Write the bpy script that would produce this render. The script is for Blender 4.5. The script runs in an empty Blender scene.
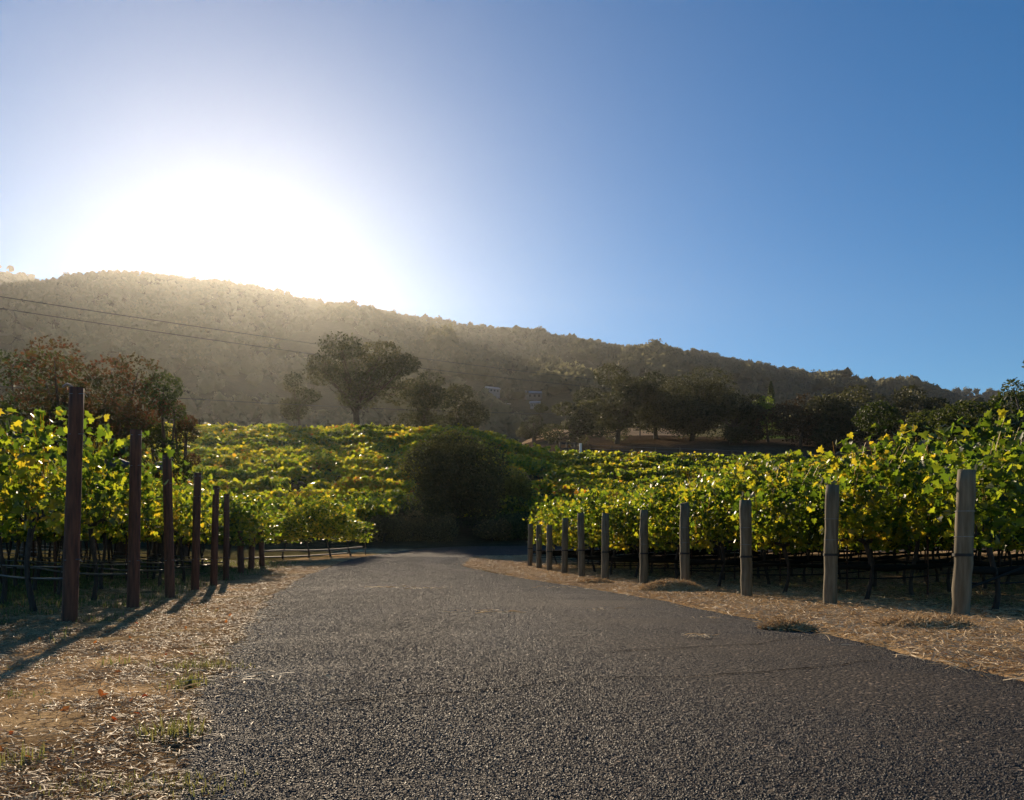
import bpy, math, random
import numpy as np
from mathutils import Vector
R_ = math.radians
SC = bpy.context.scene
COL = SC.collection
rng = np.random.default_rng(7)
random.seed(7)

# ------------------------------------------------------------------ camera, sky, sun, exposure
HZ = 538.0; F = 800.0; CX = 512.0; CAMZ = 0.65
cam = bpy.data.objects.new('camera', bpy.data.cameras.new('camera'))
COL.objects.link(cam); SC.camera = cam
cam.location = (0, 0, CAMZ); cam.rotation_euler = (R_(90), 0, 0)
cam.data.sensor_width = 36; cam.data.lens = 36 * F / 1024
cam.data.shift_y = (HZ - 400) / 1024
cam.data.clip_end = 9000; cam.data.clip_start = 0.05

SUN_PX, SUN_PY = 240, 256
sd = Vector(((SUN_PX - CX) / F, 1.0, (HZ - SUN_PY) / F)).normalized()
sun_el = math.asin(sd.z); sun_az = math.atan2(sd.x, sd.y)
world = bpy.data.worlds.new('World'); SC.world = world; world.use_nodes = True
wn = world.node_tree.nodes; wl = world.node_tree.links
bg = wn['Background']
sky = wn.new('ShaderNodeTexSky'); sky.sky_type = 'NISHITA'; sky.sun_disc = False
sky.sun_elevation = sun_el; sky.sun_rotation = sun_az
sky.air_density = 0.95; sky.dust_density = 0.0; sky.ozone_density = 3.5; sky.altitude = 0
hs = wn.new('ShaderNodeHueSaturation'); hs.inputs['Saturation'].default_value = 1.3
wl.new(sky.outputs[0], hs.inputs['Color']); wl.new(hs.outputs[0], bg.inputs[0]); bg.inputs[1].default_value = 0.066
sl = bpy.data.lights.new('sun', 'SUN'); sl.energy = 5.0; sl.angle = R_(0.5); sl.color = (1.0, 0.80, 0.56)
sun = bpy.data.objects.new('sun', sl); COL.objects.link(sun)
sun.rotation_euler = sd.to_track_quat('Z', 'Y').to_euler()
sun.location = (0, 0, 50)
SC.view_settings.view_transform = 'Standard'; SC.view_settings.look = 'None'
SC.view_settings.exposure = 0.66; SC.view_settings.gamma = 1.0
SC.view_settings.use_curve_mapping = False
SC.cycles.use_denoising = True
SC.cycles.max_bounces = 6; SC.cycles.diffuse_bounces = 3; SC.cycles.glossy_bounces = 2
SC.cycles.transmission_bounces = 4; SC.cycles.volume_bounces = 0; SC.cycles.transparent_max_bounces = 6
SC.cycles.sample_clamp_indirect = 5.0
HAZE_DENSITY = 0.000062; HAZE_G = 0.74

# ------------------------------------------------------------------ numpy helpers
def smooth_interp(x, xs, ys):
    xs = np.asarray(xs, float); ys = np.asarray(ys, float)
    d = np.gradient(ys, xs)
    x = np.clip(x, xs[0], xs[-1]); i = np.clip(np.searchsorted(xs, x) - 1, 0, len(xs) - 2)
    h = xs[i + 1] - xs[i]; t = (x - xs[i]) / h
    return ((2*t**3-3*t**2+1)*ys[i] + (t**3-2*t**2+t)*h*d[i] + (-2*t**3+3*t**2)*ys[i+1] + (t**3-t**2)*h*d[i+1])

_pt = np.random.default_rng(3).random((256, 256))
def vnoise(x, y):
    x = np.asarray(x, float); y = np.asarray(y, float)
    xi = np.floor(x).astype(int); yi = np.floor(y).astype(int); fx = x - xi; fy = y - yi
    fx = fx*fx*(3-2*fx); fy = fy*fy*(3-2*fy)
    g = lambda a, b: _pt[a % 256, b % 256]
    return (g(xi,yi)*(1-fx)*(1-fy)+g(xi+1,yi)*fx*(1-fy)+g(xi,yi+1)*(1-fx)*fy+g(xi+1,yi+1)*fx*fy)*2-1
def fbm(x, y, o=4):
    s = 0; a = 1; 
    for k in range(o):
        s = s + a*vnoise(x*2**k+17.3*k, y*2**k+9.1*k); a *= 0.5
    return s

LY = [-60, 0, 20, 30, 40, 50, 60, 80, 105, 130, 200, 300]
LZ = [0.96, 0, -0.32, -0.2, 0.10, 1.3, 3.4, 8.0, 13.6, 15.2, 18, 26]
RY = [-60, 0, 20, 30, 40, 50, 60, 90, 120, 150, 175, 200, 300]
RZ = [0.96, 0, -0.32, -0.2, 0.10, 1.0, 2.5, 8.3, 13.2, 18.6, 23.4, 28, 38]
RIDGE_PX = [-900, -300, 0, 40, 62, 95, 150, 250, 345, 440, 505, 560, 640, 705, 765, 850, 905, 945, 990, 1100, 1900]
RIDGE_PY = [330, 300, 283, 280, 276, 270, 272, 284, 306, 318, 328, 335, 348, 352, 364, 378, 384, 390, 408, 436, 450]
FAR_PX = [-900, -200, 0, 30, 60, 90, 200, 500, 800, 930, 1010, 1200, 1900]
FAR_PY = [300, 262, 263, 270, 278, 290, 350, 390, 395, 388, 390, 398, 410]
def H(x, y):
    x = np.asarray(x, float); y = np.asarray(y, float); x, y = np.broadcast_arrays(x, y)
    ys = np.maximum(y, 1.0)
    u = x / np.maximum(y + 4, 3.0); px = CX + F * x / np.maximum(y, 20)
    w = np.clip((px - 455) / 110, 0, 1); w = w*w*(3-2*w)
    z = smooth_interp(y, LY, LZ)*(1-w) + smooth_interp(y, RY, RZ)*w
    # far hills
    zr = CAMZ + (HZ - 6 +2 - np.interp(px, RIDGE_PX, RIDGE_PY)) / F * 1100
    z0 = z
    t = np.clip((y - 240) / (1100 - 240), 0, 1)
    rav = fbm(px/90.0 + 3, y/400.0, 4)
    prof = t**1.12
    zh = 31 + (zr - 31)*prof + rav*26*np.sin(np.pi*np.clip(t, 0, 1))
    zh = np.where(y > 1100, zr - (y-1100)*0.22, zh)
    zf = CAMZ + (HZ - 5 - np.interp(px, FAR_PX, FAR_PY)) / F * 1450
    tf = np.clip((y - 1250) / 200, 0, 1)
    zfar = np.where(y > 1450, zf - (y-1450)*0.6, zf*tf)
    zh = np.where(y > 1150, np.maximum(zh, zfar), zh)
    k = np.clip((y - 220) / 120, 0, 1); k = k*k*(3-2*k)
    z = z0*(1-k) + zh*k
    amp = np.clip((np.abs(y) - 45) / 60, 0, 1)
    z = z + fbm(x/22.0, y/22.0, 3)*0.35*amp
    return z
def h1(x, y): return float(H(x, y))
def on(px, Y):
    """ground point at depth Y in the column px"""
    x = (px - CX) / F * Y
    return x, Y, h1(x, Y)
def march(px, py, y0, y1):
    """first ground point from y0 on whose projection rises to py"""
    Y = np.linspace(y0, y1, 3000); X = (px-CX)/F*Y
    q = HZ - (H(X, Y) - CAMZ) / Y * F
    i = int(np.argmax(q <= py)) if (q <= py).any() else int(np.argmin(q))
    return float(X[i]), float(Y[i]), float(H(X[i], Y[i]))
def at(px, py, Y): return Vector(((px-CX)/F*Y, Y, CAMZ + (HZ-py)/F*Y))

class MB:
    def __init__(s): s.v = []; s.f = []; s.n = 0; s.t = []; s.m = []
    def add(s, V, faces, tint=None, mi=0):
        V = np.asarray(V, float); base = s.n; s.v.append(V); s.n += len(V)
        if isinstance(faces, np.ndarray):
            s.f.append((faces + base).astype(np.int64))
            k = len(faces)
        else:
            for f in faces: s.f.append(np.asarray([f]) + base)
            k = len(faces)
        s.t.append(np.full(k, 0.5) if tint is None else np.broadcast_to(tint, (k,)).astype(float))
        s.m.append(np.full(k, mi))
    def box(s, c, d, rz=0, mi=0, taper=1.0):
        x, y, z = [q/2 for q in d]
        P = np.array([[-x,-y,-z],[x,-y,-z],[x,y,-z],[-x,y,-z],[-x*taper,-y*taper,z],[x*taper,-y*taper,z],[x*taper,y*taper,z],[-x*taper,y*taper,z]])
        ca, sa = math.cos(rz), math.sin(rz)
        P = P @ np.array([[ca, sa, 0], [-sa, ca, 0], [0, 0, 1]]) + np.array(c)
        s.add(P, np.array([[0,3,2,1],[4,5,6,7],[0,1,5,4],[1,2,6,5],[2,3,7,6],[3,0,4,7]]), mi=mi)
    def tube(s, pts, rad, seg=6, cap=True, tint=None):
        pts = np.asarray(pts, float); n = len(pts); rad = np.broadcast_to(rad, (n,))
        d = np.gradient(pts, axis=0); d /= np.linalg.norm(d, axis=1)[:, None] + 1e-9
        ref = np.array([0, 0, 1.0]) if abs(d[:, 2]).mean() < 0.7 else np.array([1.0, 0, 0])
        a = np.cross(d, ref); a /= np.linalg.norm(a, axis=1)[:, None] + 1e-9; b = np.cross(d, a)
        th = np.arange(seg)/seg*2*np.pi
        V = pts[:, None, :] + rad[:, None, None]*(np.cos(th)[None, :, None]*a[:, None, :] + np.sin(th)[None, :, None]*b[:, None, :])
        V = V.reshape(-1, 3)
        i = np.arange(n-1)[:, None]*seg; j = np.arange(seg)[None, :]; j2 = (j+1) % seg
        Fq = np.stack([i+j, i+seg+j, i+seg+j2, i+j2], -1).reshape(-1, 4)
        base = s.n; s.add(V, Fq, tint)
        if cap:
            s.f.append(np.array([list(range(seg))]) + base); s.f.append(np.array([list(range((n-1)*seg, n*seg))[::-1]]) + base)
            s.t.append(np.full(2, 0.5)); s.m.append(np.zeros(2))
    def leaves(s, C, S, tmpl, faces, tint, N=None, flat=0.0):
        """many small leaves: centres C, sizes S, template points, faces list"""
        n = len(C); tmpl = np.asarray(tmpl, float)
        a = rng.normal(size=(n, 3)); a[:, 2] *= (1-flat) if flat else 1; a /= np.linalg.norm(a, axis=1)[:, None]
        nrm = rng.normal(size=(n, 3)); 
        if flat: nrm[:, 2] += flat*3*np.sign(rng.random(n)-0.05)
        b = np.cross(nrm, a); b /= np.linalg.norm(b, axis=1)[:, None] + 1e-9
        c = np.cross(a, b)
        V = C[:, None, :] + S[:, None, None]*(tmpl[None, :, 0, None]*b[:, None, :] + tmpl[None, :, 1, None]*a[:, None, :] + tmpl[None, :, 2, None]*c[:, None, :])
        k = len(tmpl); off = s.n + np.arange(n)*k
        s.v.append(V.reshape(-1, 3)); s.n += n*k
        for f in faces:
            s.f.append(off[:, None] + np.asarray(f)[None, :]); s.t.append(np.asarray(tint)); s.m.append(np.zeros(n))
    def build(s, name, mats, parent=None, smooth=False, loc=None):
        me = bpy.data.meshes.new(name); V = np.concatenate(s.v); 
        tot = np.concatenate([np.full(len(f), f.shape[1]) for f in s.f]); idx = np.concatenate([f.ravel() for f in s.f])
        me.vertices.add(len(V)); me.vertices.foreach_set('co', V.ravel().astype(np.float32))
        me.loops.add(len(idx)); me.loops.foreach_set('vertex_index', idx.astype(np.int32))
        me.polygons.add(len(tot)); st = np.concatenate([[0], np.cumsum(tot)[:-1]])
        me.polygons.foreach_set('loop_start', st.astype(np.int32))
        for m in (mats if isinstance(mats, (list, tuple)) else [mats]): me.materials.append(m)
        me.polygons.foreach_set('material_index', np.concatenate(s.m).astype(np.int32))
        me.polygons.foreach_set('use_smooth', np.full(len(tot), smooth))
        at_ = me.attributes.new('tint', 'FLOAT', 'FACE'); at_.data.foreach_set('value', np.concatenate(s.t).astype(np.float32))
        me.update(calc_edges=True)
        return link(name, me, parent, loc)
def link(name, me, parent=None, loc=None):
    o = bpy.data.objects.new(name, me); COL.objects.link(o)
    if parent: o.parent = parent
    if loc is not None: o.location = loc
    return o
def tag(o, label=None, cat=None, group=None, kind=None):
    if label: o['label'] = label
    if cat: o['category'] = cat
    if group: o['group'] = group
    if kind: o['kind'] = kind
    return o
def thing(name, label, cat, loc=(0,0,0), rz=0, group=None):
    o = bpy.data.objects.new(name, None); COL.objects.link(o); o.empty_display_size = 0.2
    o.location = loc; o.rotation_euler = (0, 0, rz)
    return tag(o, label, cat, group)

# ------------------------------------------------------------------ materials
def new_mat(name):
    m = bpy.data.materials.new(name); m.use_nodes = True
    nt = m.node_tree; return m, nt, nt.nodes, nt.links, nt.nodes['Principled BSDF']
def ramp(nodes, stops):
    r = nodes.new('ShaderNodeValToRGB'); e = r.color_ramp.elements
    e[0].position, e[0].color = stops[0][0], (*stops[0][1], 1)
    e[1].position, e[1].color = stops[-1][0], (*stops[-1][1], 1)
    for p, c in stops[1:-1]:
        q = e.new(p); q.color = (*c, 1)
    return r
def leaf_mat(name, refl, trans, tf=0.5, rough=0.45, spec=0.4):
    m, nt, N, L, P = new_mat(name)
    a = N.new('ShaderNodeAttribute'); a.attribute_name = 'tint'
    r1 = ramp(N, refl); r2 = ramp(N, trans)
    oi = N.new('ShaderNodeObjectInfo'); ad = N.new('ShaderNodeMath'); ad.operation = 'MULTIPLY_ADD'
    ad.inputs[1].default_value = 0.14; L.new(oi.outputs['Random'], ad.inputs[0])
    sb = N.new('ShaderNodeMath'); sb.operation = 'SUBTRACT'; sb.inputs[1].default_value = 0.07
    L.new(a.outputs['Fac'], ad.inputs[2]); L.new(ad.outputs[0], sb.inputs[0])
    L.new(sb.outputs[0], r1.inputs[0]); L.new(sb.outputs[0], r2.inputs[0])
    L.new(r1.outputs[0], P.inputs['Base Color']); P.inputs['Roughness'].default_value = rough
    P.inputs['Specular IOR Level'].default_value = spec
    t = N.new('ShaderNodeBsdfTranslucent'); L.new(r2.outputs[0], t.inputs[0])
    mx = N.new('ShaderNodeMixShader'); mx.inputs[0].default_value = tf
    L.new(P.outputs[0], mx.inputs[1]); L.new(t.outputs[0], mx.inputs[2])
    L.new(mx.outputs[0], N['Material Output'].inputs[0])
    return m
VINE_R = [(0.0, (.014,.030,.006)), (.40, (.028,.055,.009)), (.6, (.075,.10,.012)), (.88, (.22,.18,.02)), (1.0, (.25,.09,.015))]
VINE_T = [(0.0, (.03,.06,.006)), (.40, (.14,.23,.014)), (.6, (.42,.50,.022)), (.88, (.82,.60,.03)), (1.0, (.65,.20,.02))]
M = {}
M['vine'] = leaf_mat('vine_leaf', VINE_R, VINE_T, 0.55, 0.42, 0.5)
M['darkshrub'] = leaf_mat('dark_shrub_leaf', [(0,(.030,.036,.014)),(.85,(.06,.062,.024)),(1,(.13,.12,.04))], [(0,(.05,.06,.015)),(1,(.22,.20,.05))], 0.3, 0.7, 0.15)
M['oak'] = leaf_mat('oak_leaf', [(0,(.022,.026,.012)),(.6,(.034,.038,.016)),(1,(.06,.058,.022))], [(0,(.05,.06,.018)),(1,(.17,.16,.05))], 0.3, 0.6, 0.25)
M['redleaf'] = leaf_mat('red_leaf', [(0,(.028,.035,.012)),(.5,(.045,.035,.015)),(1,(.09,.04,.02))], [(0,(.07,.09,.02)),(.5,(.13,.08,.022)),(1,(.24,.085,.028))], 0.4, 0.6, 0.25)
M['shrub'] = leaf_mat('shrub_leaf', [(0,(.018,.03,.010)),(.6,(.035,.055,.015)),(1,(.07,.08,.02))], [(0,(.04,.07,.012)),(1,(.18,.20,.03))], 0.3, 0.6, 0.25)
M['hedge'] = leaf_mat('hedge_leaf', [(0,(.045,.04,.016)),(.6,(.10,.08,.03)),(1,(.24,.16,.07))], [(0,(.12,.10,.03)),(1,(.45,.32,.11))], 0.3, 0.65, 0.2)
M['brush'] = leaf_mat('brush_leaf', [(0,(.04,.05,.015)),(1,(.12,.12,.03))], [(0,(.11,.14,.02)),(1,(.38,.36,.06))], 0.35, 0.6, 0.2)
M['bright'] = leaf_mat('bright_leaf', [(0,(.04,.07,.012)),(1,(.10,.14,.02))], [(0,(.15,.24,.02)),(1,(.35,.45,.04))], 0.45, 0.55, 0.3)
M['forest'] = leaf_mat('forest_leaf', [(0,(.065,.070,.045)),(.6,(.078,.080,.048)),(1,(.10,.095,.055))], [(0,(.16,.155,.085)),(1,(.26,.24,.12))], 0.42, 0.85, 0.05)
M['grass'] = leaf_mat('grass_blade', [(0,(.03,.06,.012)),(.6,(.08,.11,.03)),(1,(.22,.19,.08))], [(0,(.08,.15,.02)),(1,(.35,.32,.10))], 0.4, 0.6, 0.3)
M['straw'] = leaf_mat('dry_straw', [(0,(.22,.13,.06)),(.5,(.52,.37,.19)),(.85,(.70,.53,.31)),(1,(.78,.62,.40))], [(0,(.22,.12,.05)),(1,(.60,.43,.24))], 0.2, 0.6, 0.22)
M['fallen'] = leaf_mat('fallen_leaf', [(0,(.30,.05,.02)),(.5,(.35,.14,.03)),(1,(.22,.10,.05))], [(0,(.5,.08,.02)),(1,(.5,.22,.05))], 0.35, 0.55, 0.3)

def solid(name, col, rough=0.7, metal=0.0, noise=None, bump=0.0, scale=20, spec=0.4, stretch=None):
    m, nt, N, L, P = new_mat(name)
    P.inputs['Roughness'].default_value = rough; P.inputs['Metallic'].default_value = metal
    P.inputs['Specular IOR Level'].default_value = spec
    tc = N.new('ShaderNodeTexCoord'); mp = N.new('ShaderNodeMapping'); L.new(tc.outputs['Object'], mp.inputs[0])
    if stretch: mp.inputs['Scale'].default_value = stretch
    n = N.new('ShaderNodeTexNoise'); n.inputs['Scale'].default_value = scale; n.inputs['Detail'].default_value = 6
    L.new(mp.outputs[0], n.inputs['Vector'])
    c2 = noise or tuple(c*0.6 for c in col)
    r = ramp(N, [(0.3, c2), (0.7, col)]); L.new(n.outputs['Fac'], r.inputs[0]); L.new(r.outputs[0], P.inputs['Base Color'])
    if bump:
        b = N.new('ShaderNodeBump'); b.inputs['Strength'].default_value = 0.8; b.inputs['Distance'].default_value = bump
        L.new(n.outputs['Fac'], b.inputs['Height']); L.new(b.outputs[0], P.inputs['Normal'])
    return m
M['bark'] = solid('bark', (.10,.075,.05), .9, noise=(.035,.026,.018), bump=.01, scale=14, stretch=(1,1,.25))
M['vinebark'] = solid('vine_bark', (.075,.055,.04), .9, noise=(.02,.015,.012), bump=.008, scale=40, stretch=(1,1,.2))
M['post'] = solid('weathered_wood', (.24,.195,.125), .9, noise=(.10,.08,.045), bump=.004, scale=26, stretch=(1,1,.12))
M['darkpost'] = solid('rust_stained_wood', (.19,.07,.035), .8, noise=(.06,.026,.016), bump=.004, scale=30, stretch=(1,1,.12))
M['stake'] = solid('rusty_steel', (.12,.05,.03), .7, .3, noise=(.04,.02,.015), bump=.001, scale=60)
M['wire'] = solid('galvanised_wire', (.30,.30,.30), .4, .9, scale=30)
M['powerline'] = solid('powerline', (.03,.03,.03), .6, scale=30)
M['hose'] = solid('black_hose', (.016,.014,.012), .8, spec=.15, scale=30)
M['slick'] = solid('slick_hose', (.025,.022,.02), .4, spec=.4, scale=30)
M['band'] = solid('black_strap', (.015,.015,.015), .5, scale=30)
M['crack'] = solid('crack_fill', (.012,.01,.009), 1.0, spec=0.0, scale=30)
M['net'] = solid('dark_netting', (.022,.020,.016), .95, spec=.05, noise=(.010,.010,.008), bump=.01, scale=60)
M['bluenet'] = solid('slate_netting', (.09,.10,.16), .7, noise=(.04,.045,.08), bump=.01, scale=40)
M['palewood'] = solid('bleached_hose', (.24,.20,.16), .7, noise=(.12,.10,.08), scale=20)
M['roof'] = solid('pale_roof', (.30,.32,.35), .6, scale=3)
M['housewall'] = solid('pale_wall', (.16,.165,.18), .8, scale=3)
M['glass'] = solid('window_glass', (.03,.035,.04), .15, scale=3)
M['pole'] = solid('pole_wood', (.12,.09,.06), .85, scale=10, stretch=(1,1,.1))
M['gatewood'] = solid('dark_rail', (.05,.04,.035), .8, scale=10)
M['white'] = solid('white_paint', (.75,.74,.70), .6, noise=(.6,.58,.52), scale=8)

# ground: base colour per vertex zone + noise
def ground_mat():
    m, nt, N, L, P = new_mat('dry_ground')
    P.inputs['Roughness'].default_value = 1.0; P.inputs['Specular IOR Level'].default_value = 0.0
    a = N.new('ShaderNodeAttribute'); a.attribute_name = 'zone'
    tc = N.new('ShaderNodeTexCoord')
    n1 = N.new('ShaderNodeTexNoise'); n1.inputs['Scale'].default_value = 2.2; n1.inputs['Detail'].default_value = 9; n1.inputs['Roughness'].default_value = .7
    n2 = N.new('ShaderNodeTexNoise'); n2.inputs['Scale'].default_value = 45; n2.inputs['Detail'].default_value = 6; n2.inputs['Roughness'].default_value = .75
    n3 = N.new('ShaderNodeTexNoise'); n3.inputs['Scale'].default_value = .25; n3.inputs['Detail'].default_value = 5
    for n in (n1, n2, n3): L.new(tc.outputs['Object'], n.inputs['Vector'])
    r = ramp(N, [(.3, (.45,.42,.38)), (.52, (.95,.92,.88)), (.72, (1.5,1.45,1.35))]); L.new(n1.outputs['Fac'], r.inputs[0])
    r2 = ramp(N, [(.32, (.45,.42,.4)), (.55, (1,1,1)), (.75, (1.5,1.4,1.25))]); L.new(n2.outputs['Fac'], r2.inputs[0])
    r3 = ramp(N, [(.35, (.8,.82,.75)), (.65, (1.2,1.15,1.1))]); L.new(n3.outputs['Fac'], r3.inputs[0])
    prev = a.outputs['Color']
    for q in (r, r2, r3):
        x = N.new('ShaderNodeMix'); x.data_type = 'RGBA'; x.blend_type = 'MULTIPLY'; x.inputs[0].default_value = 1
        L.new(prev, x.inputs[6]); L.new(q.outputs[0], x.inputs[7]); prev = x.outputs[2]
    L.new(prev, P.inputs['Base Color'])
    b = N.new('ShaderNodeBump'); b.inputs['Strength'].default_value = .9; b.inputs['Distance'].default_value = .02
    ad = N.new('ShaderNodeMath'); ad.operation = 'ADD'; L.new(n1.outputs['Fac'], ad.inputs[0]); L.new(n2.outputs['Fac'], ad.inputs[1])
    L.new(ad.outputs[0], b.inputs['Height']); L.new(b.outputs[0], P.inputs['Normal'])
    return m
def asphalt_mat(name, chip=False):
    m, nt, N, L, P = new_mat(name)
    P.inputs['Roughness'].default_value = .6 if chip else .85; P.inputs['Specular IOR Level'].default_value = .35 if chip else .12
    tc = N.new('ShaderNodeTexCoord')
    if chip:
        a = N.new('ShaderNodeAttribute'); a.attribute_name = 'tint'
        r = ramp(N, [(0, (.025,.020,.015)), (.7, (.044,.035,.027)), (.93, (.085,.068,.052)), (1, (.20,.165,.13))])
        L.new(a.outputs['Fac'], r.inputs[0]); L.new(r.outputs[0], P.inputs['Base Color']); return m
    v = N.new('ShaderNodeTexVoronoi'); v.inputs['Scale'].default_value = 62; v.inputs['Randomness'].default_value = 1
    v2 = N.new('ShaderNodeTexVoronoi'); v2.inputs['Scale'].default_value = 62
    n = N.new('ShaderNodeTexNoise'); n.inputs['Scale'].default_value = 1.3; n.inputs['Detail'].default_value = 8; n.inputs['Roughness'].default_value = .65
    for q in (v, v2, n): L.new(tc.outputs['Object'], q.inputs['Vector'])
    sp = N.new('ShaderNodeSeparateColor'); L.new(v2.outputs['Color'], sp.inputs[0])
    r = ramp(N, [(0, (.028,.023,.019)), (.7, (.044,.036,.030)), (.93, (.07,.058,.048)), (1, (.22,.17,.13))]); L.new(sp.outputs[0], r.inputs[0])
    r2 = ramp(N, [(.3, (.72,.72,.72)), (.7, (1.25,1.22,1.18))]); L.new(n.outputs['Fac'], r2.inputs[0])
    x = N.new('ShaderNodeMix'); x.data_type = 'RGBA'; x.blend_type = 'MULTIPLY'; x.inputs[0].default_value = 1
    L.new(r.outputs[0], x.inputs[6]); L.new(r2.outputs[0], x.inputs[7]); L.new(x.outputs[2], P.inputs['Base Color'])
    b = N.new('ShaderNodeBump'); b.inputs['Strength'].default_value = 1; b.inputs['Distance'].default_value = .009; b.invert = True
    L.new(v.outputs['Distance'], b.inputs['Height']); L.new(b.outputs[0], P.inputs['Normal'])
    return m
M['ground'] = ground_mat(); M['asphalt'] = asphalt_mat('asphalt'); M['chip'] = asphalt_mat('asphalt_chip', True)

# ------------------------------------------------------------------ road outline
OUT = np.array([(-.3,-8),(-.5,-2),(-.8,1.4),(-.91,2.09),(-1.12,2.75),(-1.43,3.74),(-1.88,5.25),(-2.3,6.9),(-2.74,8.5),(-3.7,12.3),(-4.75,17.4),(-5.4,21.5),(-6.1,29),(-6.15,34),(-5.9,36.5),(-5.0,39.2),(-3.8,40.6),(-1.6,41.5),(4,42.2),(20,43.2),(60,47)], float)
INN = np.array([(2.7,-8),(2.68,-2),(2.64,1.4),(2.6,2.4),(2.54,3.97),(2.5,5.4),(2.43,6.75),(2.22,9.45),(1.9,12.3),(1.15,15.8),(.4,18.6),(-.4,21.5),(-1.35,25),(-1.75,27.5),(-1.8,30),(-1.5,32.3),(-.7,34.2),(.8,35.4),(5,36.6),(20,38.2),(60,42)], float)
def dens(P, n):
    d = np.concatenate([[0], np.cumsum(np.linalg.norm(np.diff(P, axis=0), axis=1))])
    idx = np.arange(len(P)); tt = np.linspace(0, len(P)-1, n)
    return np.stack([smooth_interp(tt, idx, P[:, 0]), smooth_interp(tt, idx, P[:, 1])], 1)
NO = 900
eo, ei = dens(OUT, NO), dens(INN, NO)
wob = lambda y, s: 0.05*fbm(y*1.3+s, y*0+s, 4)
eo[:, 0] += wob(eo[:, 1], 3.1); ei[:, 0] += wob(ei[:, 1], 8.7)
def road_edges(y):
    k = slice(0, int(NO*0.62))
    return np.interp(y, eo[k, 1], eo[k, 0]), np.interp(y, ei[k, 1], ei[k, 0])
poly = np.concatenate([eo, ei[::-1]])
def in_poly(x, y, P):
    x = np.asarray(x); y = np.asarray(y); c = np.zeros(x.shape, bool); n = len(P); j = n-1
    for i in range(n):
        xi, yi, xj, yj = P[i, 0], P[i, 1], P[j, 0], P[j, 1]
        m = ((yi > y) != (yj > y)); 
        if m.any(): c ^= m & (x < (xj-xi)*(y-yi)/(yj-yi+1e-12)+xi)
        j = i
    return c
poly_s = poly[::6]
def in_road(x, y): return in_poly(x, y, poly_s)

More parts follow.
